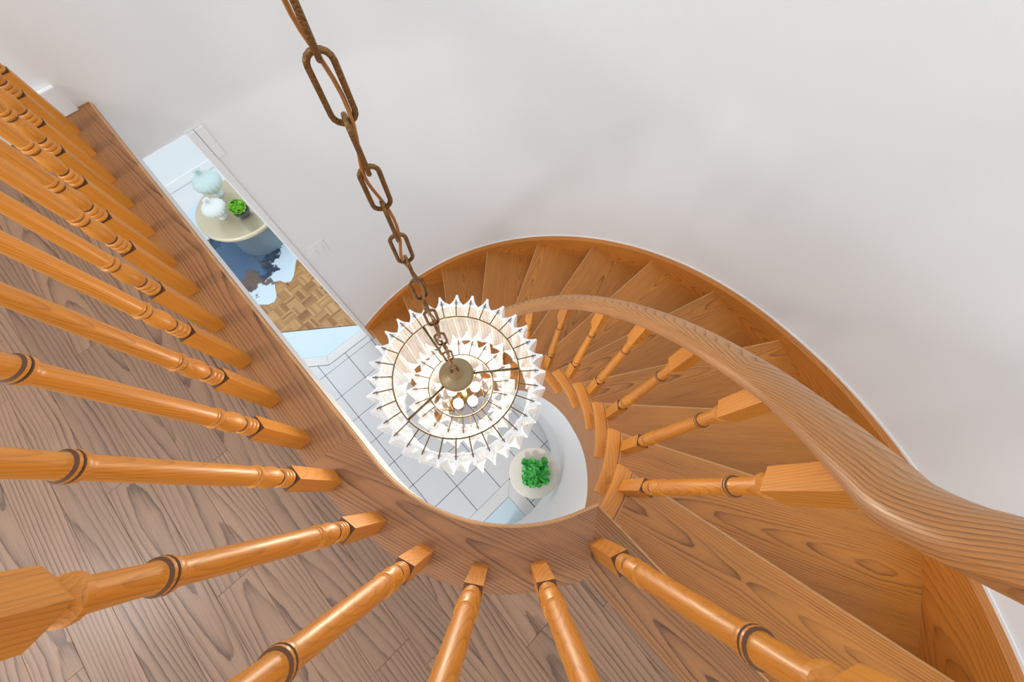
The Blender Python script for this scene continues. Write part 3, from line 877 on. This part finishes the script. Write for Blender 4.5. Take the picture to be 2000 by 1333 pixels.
def tier(rr, rp, z, n, Lg, R, phase, wire=0.0024):
    pa_ = [Vector((rr * math.cos(2 * PI * i / 72), rr * math.sin(2 * PI * i / 72), 0)) for i in range(72)]
    v, f = tube(pa_, wire, 6, True)
    o = Cc(mk('ring', v, f, M['brass'], smooth=True)); o.location = (0, 0, z)
    pv, pf = tube([Vector((rr - 0.002, 0, 0.002)), Vector((rp + 0.004, 0, 0.004))], 0.0017, 6)
    hv, hf = tube([Vector((rp - 0.004, 0.005 * math.sin(a) , 0.001 + 0.004 * math.cos(a))) for a in [2 * PI * i / 8 for i in range(8)]], 0.0006, 5, True)
    pv, pf = merge((pv, pf), (hv, hf))
    cm = crystal_mesh('crystal_prism', R, Lg)
    first = None
    for i in range(n):
        a = phase + 2 * PI * i / n
        if first is None:
            o = mk('pin', pv, pf, M['brass']); first = o.data
        else:
            o = bpy.data.objects.new('pin', first); COL.objects.link(o)
        Cc(o); o.location = (0, 0, z); o.rotation_euler = (0, 0, a)
        c = bpy.data.objects.new('crystal_prism', cm); COL.objects.link(c); Cc(c)
        c.location = (rp * math.cos(a), rp * math.sin(a), z - 0.004); c.rotation_euler = (random.uniform(-.02, .02), random.uniform(-.02, .02), a + random.uniform(-0.12, 0.12))
tier(0.173, 0.222, 0.0, 32, 0.295, 0.0255, 0.05)
tier(0.097, 0.140, -0.12, 20, 0.28, 0.0245, 0.1)
tier(0.060, 0.098, -0.31, 12, 0.17, 0.022, 0.2)
# cap, stem loop, arms
v, f = lathe([(0.0475, -0.012), (0.0485, -0.006), (0.0475, 0.0), (0.040, 0.0035), (0.022, 0.008), (0.0165, 0.012), (0.0155, 0.020), (0.0115, 0.023), (0.008, 0.030), (0.004, 0.034)], 40)
Cc(mk('cap', v, f, plain('satin_brass_cap', srgb(150, 130, 98), 0.4, metal=0.65), smooth=True))
lo, lf2 = tube([Vector((0.009 * math.cos(a), 0, 0.040 + 0.009 * math.sin(a))) for a in [2 * PI * i / 16 for i in range(16)]], 0.0025, 8, True)
Cc(mk('loop', lo, lf2, M['brass'], smooth=True)).rotation_euler = (0, 0, 0.5)
for deg in (6, 226, 126):
    a = math.radians(deg)
    v, f = tube([Vector((0.03, 0, -0.006)), Vector((0.174, 0, -0.002))], 0.0034, 8)
    o = Cc(mk('arm', v, f, M['brass'], smooth=True)); o.rotation_euler = (0, 0, a)
    v, f = tube([Vector((0.097, 0, -0.006)), Vector((0.097, 0, -0.12)), Vector((0.06, 0, -0.31))], 0.0026, 8)
    o = Cc(mk('drop_rod', v, f, M['brass'], smooth=True)); o.rotation_euler = (0, 0, a)
v, f = lathe([(0.008, -0.02), (0.008, -0.28), (0.02, -0.29), (0.02, -0.305), (0.004, -0.32)], 16)
Cc(mk('stem', v, f, M['brass'], smooth=True))
def bulb_mat():
    m, nt, b = newmat('lit_bulb_glass'); b.inputs['Base Color'].default_value = (1, 0.95, 0.85, 1)
    b.inputs['Emission Color'].default_value = (1.0, 0.86, 0.62, 1); b.inputs['Emission Strength'].default_value = 9.0
    return m
M['bulb'] = bulb_mat()
bprof = [(0.006, 0.0), (0.011, 0.01), (0.0165, 0.026), (0.0165, 0.036), (0.012, 0.052), (0.005, 0.066), (0.001, 0.071)]
for i in range(5):
    a = 0.5 + 2 * PI * i / 5
    sx_, sy_ = 0.040 * math.cos(a), 0.040 * math.sin(a)
    v, f = lathe([(0.009, 0), (0.009, 0.045), (0.007, 0.05)], 14)
    o = Cc(mk('candle_socket', v, f, M['brass'], smooth=True)); o.location = (sx_, sy_, -0.295)
    v, f = tube([Vector((0, 0, -0.285)), Vector((sx_ * .6, sy_ * .6, -0.302)), Vector((sx_, sy_, -0.294))], 0.003, 6)
    Cc(mk('socket_arm', v, f, M['brass'], smooth=True))
    v, f = lathe(bprof, 16)
    o = Cc(mk('bulb', v, f, M['bulb'], smooth=True)); o.location = (sx_, sy_, -0.246)
    l = bpy.data.lights.new('bulb_light', 'POINT'); l.energy = 2.0; l.color = (1.0, 0.87, 0.66); l.shadow_soft_size = 0.03
    lo_ = bpy.data.objects.new('bulb_light', l); COL.objects.link(lo_); Cc(lo_); lo_.location = (sx_ * 1.0, sy_ * 1.0, -0.165)
# chain
PITCH = 0.055; WR = 0.0027
def link_path():
    hw, hl = 0.0100, PITCH / 2 + WR * 1.0 - 0.0
    st_ = hl - hw; out = []
    for i in range(9): a = PI * i / 8; out.append(Vector((hw * math.cos(a), 0, st_ + hw * math.sin(a))))
    for i in range(9): a = PI + PI * i / 8; out.append(Vector((hw * math.cos(a), 0, -st_ + hw * math.sin(a))))
    return out
lv_, lf_ = tube(link_path(), WR, 8, True)
lm = None
zA = CAMZ - 0.2211
face = math.atan2(0.435, 0.90)
kk = 0
z = zA
while z - PITCH > RZ + 0.045: z -= PITCH; kk -= 1
ztop = z
while z < 2.36:
    if lm is None:
        o = mk('chain_link', lv_, lf_, M['chain'], smooth=True); lm = o.data
    else:
        o = bpy.data.objects.new('chain_link', lm); COL.objects.link(o)
    Cc(o); o.location = (0, 0, z - RZ); o.rotation_euler = (0, random.uniform(-.03, .03), face + (PI / 2 if kk % 2 else 0) + random.uniform(-0.12, 0.12))
    z += PITCH; kk += 1
cp = []
zz = 0.03; i = 0
while zz < 2.36 - RZ:
    a = i * 0.9; cp.append(Vector((0.0055 * math.cos(a * 0.55), 0.0055 * math.sin(a * 0.55), zz))); zz += 0.012; i += 1
v, f = tube(cp, 0.0019, 6); Cc(mk('lamp_cord', v, f, M['cord'], smooth=True))
v, f = lathe([(0.012, 2.30), (0.05, 2.36), (0.065, 2.40), (0.066, 2.42)], 28)
v = [Vector((p.x, p.y, p.z - RZ)) for p in v]
Cc(mk('ceiling_canopy', v, f, M['brass'], smooth=True))

# ------------------------------------------------------------------ foliage helper
def leaf_mat(name, a, b_):
    m, nt, b = newmat(name); L = nt.links.new
    oi = N(nt, 'ShaderNodeAttribute', attribute_name='g')
    n = N(nt, 'ShaderNodeTexNoise'); n.inputs['Scale'].default_value = 55; L(oi.outputs['Vector'], n.inputs['Vector'])
    cr = N(nt, 'ShaderNodeValToRGB'); cr.color_ramp.elements[0].color = a; cr.color_ramp.elements[1].color = b_
    cr.color_ramp.elements[0].position = 0.35; cr.color_ramp.elements[1].position = 0.68
    L(n.outputs[0], cr.inputs[0]); L(cr.outputs[0], b.inputs['Base Color']); b.inputs['Roughness'].default_value = 0.4
    return m
M['leaf'] = leaf_mat('bright_green_leaf', srgb(20, 130, 46), srgb(96, 212, 96))
M['lime'] = leaf_mat('lime_moss', srgb(60, 140, 10), srgb(150, 215, 40))
def leaf_ball(name, cen, half, n, size, mat, parent, square=True):
    """clump of cupped round leaves"""
    v, f = [], []
    for i in range(n):
        if square:
            p = Vector((random.uniform(-1, 1) * half[0], random.uniform(-1, 1) * half[1], half[2] * (0.45 + 0.55 * random.random())))
            up = Vector((p.x / half[0] * 0.5, p.y / half[1] * 0.5, 1.0)).normalized()
        else:
            a, b = random.uniform(0, 2 * PI), random.uniform(0, 1)
            up = Vector((math.cos(a) * math.sqrt(1 - b * b), math.sin(a) * math.sqrt(1 - b * b), b)); p = Vector((up.x * half[0], up.y * half[1], up.z * half[2]))
        up = (up + Vector((random.uniform(-.5, .5), random.uniform(-.5, .5), 0))).normalized()
        s = up.orthogonal().normalized(); q = up.cross(s); rs = size * random.uniform(0.65, 1.2); ro = random.uniform(0, PI)
        o = len(v); v.append(cen + p - up * rs * 0.35)
        for rr_, dz in ((0.6, -0.05), (1.0, 0.12)):
            for k in range(7):
                an = ro + 2 * PI * k / 7; w_ = rr_ * rs * (1.0 + 0.18 * math.sin(k * 2.4 + i))
                v.append(cen + p + (s * math.cos(an) + q * math.sin(an)) * w_ + up * dz * rs)
        for k in range(7):
            f.append([o, o + 1 + k, o + 1 + (k + 1) % 7]); f.append([o + 1 + k, o + 8 + k, o + 8 + (k + 1) % 7, o + 1 + (k + 1) % 7])
    ob = mk(name, v, f, mat, parent, smooth=True); ob['kind'] = 'stuff'
    return ob

# ------------------------------------------------------------------ pedestal and plant in the lower hall
PD = 2.85
pc = Vector((0.0665 * PD, 0.041 * PD, CAMZ - PD)); prr = 0.0599 * PD
ped = tag(empty('round_pedestal', (pc.x, pc.y, FLOORZ)), 'round cream pedestal table at the foot of the curved white wall', 'table')
ph_ = pc.z - FLOORZ
v, f = lathe([(prr - 0.004, ph_ - 0.02), (prr, ph_ - 0.014), (prr, ph_ - 0.005), (prr - 0.005, ph_), (0.002, ph_)], 48)
o = mk('tabletop', v, f, M['cream'], ped, smooth=True); e = o.modifiers.new('s', 'EDGE_SPLIT'); e.split_angle = math.radians(35)
v, f = lathe([(prr * 0.72, 0.0), (prr * 0.72, 0.015), (0.035, 0.03), (0.03, ph_ - 0.05), (0.06, ph_ - 0.02)], 36)
mk('base', v, f, M['cream'], ped, smooth=True)
plc = at(1046, 925, pc.z)
plant = tag(empty('potted_plant', (plc.x, plc.y, pc.z)), 'square clump of bright green round leaves on the cream pedestal', 'plant')
hw = 0.082
v, f = prism([Vector((-hw * .8, -hw * .8, 0)), Vector((hw * .8, -hw * .8, 0)), Vector((hw * .8, hw * .8, 0)), Vector((-hw * .8, hw * .8, 0))], 0.0, 0.045)
mk('pot', v, f, M['soil'], plant, bevel=0.004)
fol = leaf_ball('foliage', Vector((0, 0, 0.03)), (hw, hw, 0.05), 130, 0.021, M['leaf'], plant); fol['kind'] = 'stuff'

# ------------------------------------------------------------------ living room: rug, coffee table, vases
tb = JAMB + WN * 1.77 + WALLDIR * 0.08
def rug_mat():
    m, nt, b = newmat('blue_white_hide_rug'); L = nt.links.new
    tc = N(nt, 'ShaderNodeTexCoord')
    n = N(nt, 'ShaderNodeTexNoise'); n.inputs['Scale'].default_value = 8.5; n.inputs['Detail'].default_value = 7; n.inputs['Roughness'].default_value = 0.62
    L(tc.outputs['Object'], n.inputs['Vector'])
    ln = N(nt, 'ShaderNodeVectorMath', operation='DISTANCE'); dc = F(462, 508) - tb; ln.inputs[1].default_value = (dc.x, dc.y, 0); L(tc.outputs['Object'], ln.inputs[0])
    def MM(op, a, bb):
        q = N(nt, 'ShaderNodeMath', operation=op)
        for i, x in enumerate((a, bb)):
            if isinstance(x, (int, float)): q.inputs[i].default_value = x
            else: L(x, q.inputs[i])
        return q.outputs[0]
    dist = MM('MULTIPLY', MM('SUBTRACT', ln.outputs['Value'], 0.40), 1.5)
    fac = MM('ADD', n.outputs[0], dist)
    cr = N(nt, 'ShaderNodeValToRGB'); e = cr.color_ramp.elements; cr.color_ramp.interpolation = 'LINEAR'
    e[0].position = 0.30; e[0].color = srgb(84, 110, 140); e[1].position = 0.60; e[1].color = srgb(206, 222, 234)
    for p, c in ((0.40, srgb(58, 80, 108)), (0.50, srgb(44, 54, 72)), (0.56, srgb(60, 72, 92))):
        k = e.new(p); k.color = c
    L(fac, cr.inputs[0])
    n2 = N(nt, 'ShaderNodeTexNoise'); n2.inputs['Scale'].default_value = 4.0; n2.inputs['Detail'].default_value = 4
    L(tc.outputs['Object'], n2.inputs['Vector'])
    sx = N(nt, 'ShaderNodeSeparateXYZ'); L(tc.outputs['Object'], sx.inputs[0])
    br = N(nt, 'ShaderNodeMapRange'); br.inputs[1].default_value = 0.50; br.inputs[2].default_value = 0.60
    L(MM('SUBTRACT', n2.outputs[0], MM('MULTIPLY', MM('ADD', sx.outputs[1], 0.30), 0.45)), br.inputs[0])
    dk = N(nt, 'ShaderNodeMapRange'); dk.inputs[1].default_value = 0.60; dk.inputs[2].default_value = 0.56; L(fac, dk.inputs[0])
    bf = MM('MULTIPLY', br.outputs[0], dk.outputs[0])
    mx = N(nt, 'ShaderNodeMix', data_type='RGBA'); L(bf, mx.inputs[0]); L(cr.outputs[0], mx.inputs[6]); mx.inputs[7].default_value = srgb(112, 92, 84)
    L(mx.outputs[2], b.inputs['Base Color']); b.inputs['Roughness'].default_value = 0.85
    return m
rp_px = [(578.6, 512), (573, 544), (562, 554), (548, 549), (537, 553), (541, 582), (530, 594.6), (508, 596)]
rpts = [F(*p) for p in rp_px]
rest = [(-2.75, 1.75), (-3.05, 1.6), (-3.3, 1.85), (-3.55, 1.9), (-3.75, 2.3), (-3.6, 2.75), (-3.35, 3.2), (-2.9, 3.3), (-2.45, 3.15), (-2.2, 2.7)]
rpts += [Vector((x, y, 0)) for x, y in rest]
rpts = smooth_poly(rpts + [rpts[0]], 90)[:-1]
v, f = prism([p - tb for p in rpts], 0.001, 0.009)
rug = mk('hide_rug', v, f, rug_mat()); rug.location = (tb.x, tb.y, FLOORZ)
tag(rug, 'wavy-edged hide rug in blue, black, brown and white on the parquet', 'rug')
TD = 3.15
TZ = CAMZ - TD
def fitc(a, b, c):
    ax, ay, bx, by, cx, cy = a.x, a.y, b.x, b.y, c.x, c.y
    dd = 2 * (ax * (by - cy) + bx * (cy - ay) + cx * (ay - by))
    ux = ((ax * ax + ay * ay) * (by - cy) + (bx * bx + by * by) * (cy - ay) + (cx * cx + cy * cy) * (ay - by)) / dd
    uy = ((ax * ax + ay * ay) * (cx - bx) + (bx * bx + by * by) * (ax - cx) + (cx * cx + cy * cy) * (bx - ax)) / dd
    return Vector((ux, uy, 0)), (a - Vector((ux, uy, 0))).length
pt = lambda u, w: Vector((at(u, w, TZ).x, at(u, w, TZ).y, 0))
tc_, tr_ = fitc(pt(379, 422), pt(432, 470), pt(512, 447))
tab = tag(empty('coffee_table', (tc_.x, tc_.y, FLOORZ + 0.009)), 'round coffee table with champagne metal top and slate grey drum base', 'table')
hT = TZ - FLOORZ - 0.009
v, f = lathe([(tr_ - 0.03, hT - 0.05), (tr_ - 0.008, hT - 0.04), (tr_, hT - 0.025), (tr_ - 0.006, hT - 0.008), (tr_ - 0.02, hT), (tr_ - 0.03, hT - 0.002), (0.002, hT - 0.002)], 64)
mk('tabletop', v, f, M['champagne'], tab, smooth=True)
rb = tr_ * 0.68
v, f = lathe([(rb, 0), (rb, hT - 0.05)], 48); mk('drum_base', v, f, M['slate'], tab, smooth=True).modifiers.new('s', 'EDGE_SPLIT')
def vase(name, label, foot, H_, R_, mat):
    root = tag(empty(name, foot), label, 'vase', None)
    prof = [(0.36, 0.0), (0.38, 0.03), (0.26, 0.09), (0.22, 0.15), (0.46, 0.24), (0.80, 0.37), (0.98, 0.49), (1.0, 0.57), (0.86, 0.68), (0.52, 0.78), (0.28, 0.84), (0.20, 0.90), (0.22, 0.96), (0.29, 1.0), (0.25, 0.995), (0.17, 0.93), (0.16, 0.85)]
    seg = 72; v, f = [], []
    for r, z in prof:
        fl_ = 0.05 if 0.15 < z < 0.8 and r > 0.4 else 0.0
        for i in range(seg):
            a = 2 * PI * i / seg; rr_ = R_ * r * (1 + fl_ * math.cos(18 * a)); v.append(Vector((rr_ * math.cos(a), rr_ * math.sin(a), z * H_)))
    for j_ in range(len(prof) - 1):
        for i in range(seg): k = (i + 1) % seg; f.append([j_ * seg + i, j_ * seg + k, (j_ + 1) * seg + k, (j_ + 1) * seg + i])
    f.append(list(range(seg))[::-1])
    f.append([(len(prof) - 1) * seg + i for i in range(seg)])
    mk('body', v, f, mat, root, smooth=True)
    return root
M['vasew'] = plain('white_ceramic', srgb(226, 228, 226), 0.35)
M['vaseg'] = plain('pale_aqua_ceramic', srgb(196, 214, 211), 0.35)
p = at(436, 424, TZ); vase('onion_vase', 'smaller white fluted onion vase on the coffee table', (p.x, p.y, TZ - 0.002), 0.24, 0.105, M['vasew'])
p = at(428, 380, TZ); vase('onion_vase', 'larger pale aqua fluted onion vase behind the white one', (p.x, p.y, TZ), 0.305, 0.125, M['vaseg'])
p = at(478, 419, TZ)
bw_ = tag(empty('moss_bowl', (p.x, p.y, TZ - 0.002)), 'dark bowl holding a ball of lime green moss on the coffee table', 'plant')
v, f = lathe([(0.035, 0), (0.06, 0.02), (0.075, 0.05), (0.072, 0.075), (0.066, 0.07), (0.03, 0.055)], 32); mk('bowl', v, f, M['bowl'], bw_, smooth=True)
leaf_ball('moss', Vector((0, 0, 0.10)), (0.07, 0.07, 0.07), 200, 0.015, M['lime'], bw_, square=False)

# ------------------------------------------------------------------ wall plates
def on_wall(u, v_, inset=0.0):
    """point of the wall seen at a pixel: straight part beside the opening, else the curved part"""
    r = ray(u, v_)
    t = (JAMB - Vector((0, 0, CAMZ))).dot(WN) / r.dot(WN)
    p = Vector((0, 0, CAMZ)) + r * t
    if (p - JAMB).dot(WALLDIR) > 0: return p, WN
    cx, cy = CO; a = r.x ** 2 + r.y ** 2; b = -2 * (r.x * cx + r.y * cy); c = cx * cx + cy * cy - RW ** 2
    t = (-b + math.sqrt(b * b - 4 * a * c)) / (2 * a)
    p = Vector((0, 0, CAMZ)) + r * t
    return p, (Vector((p.x, p.y, 0)) - Vector((cx, cy, 0))).normalized()
p, nrm = on_wall(621, 487)
sd = Vector((-nrm.y, nrm.x, 0))
sw_ = tag(empty('light_switch', p), 'white double light switch plate on the wall beside the opening', 'switch')
def lbox(name, x0, x1, z0, z1, d0, d1, mat, parent):
    q = [sd * x0 - nrm * d0, sd * x1 - nrm * d0, sd * x1 - nrm * d1, sd * x0 - nrm * d1]
    vv, ff = prism(q, z0, z1); return mk(name, vv, ff, mat, parent, bevel=0.0015)
lbox('plate', -0.058, 0.058, -0.058, 0.058, 0.0, 0.006, M['wall'], sw_)
for x in (-0.025, 0.025): lbox('rocker', x - 0.009, x + 0.009, -0.022, 0.022, 0.005, 0.011, M['wall'], sw_)
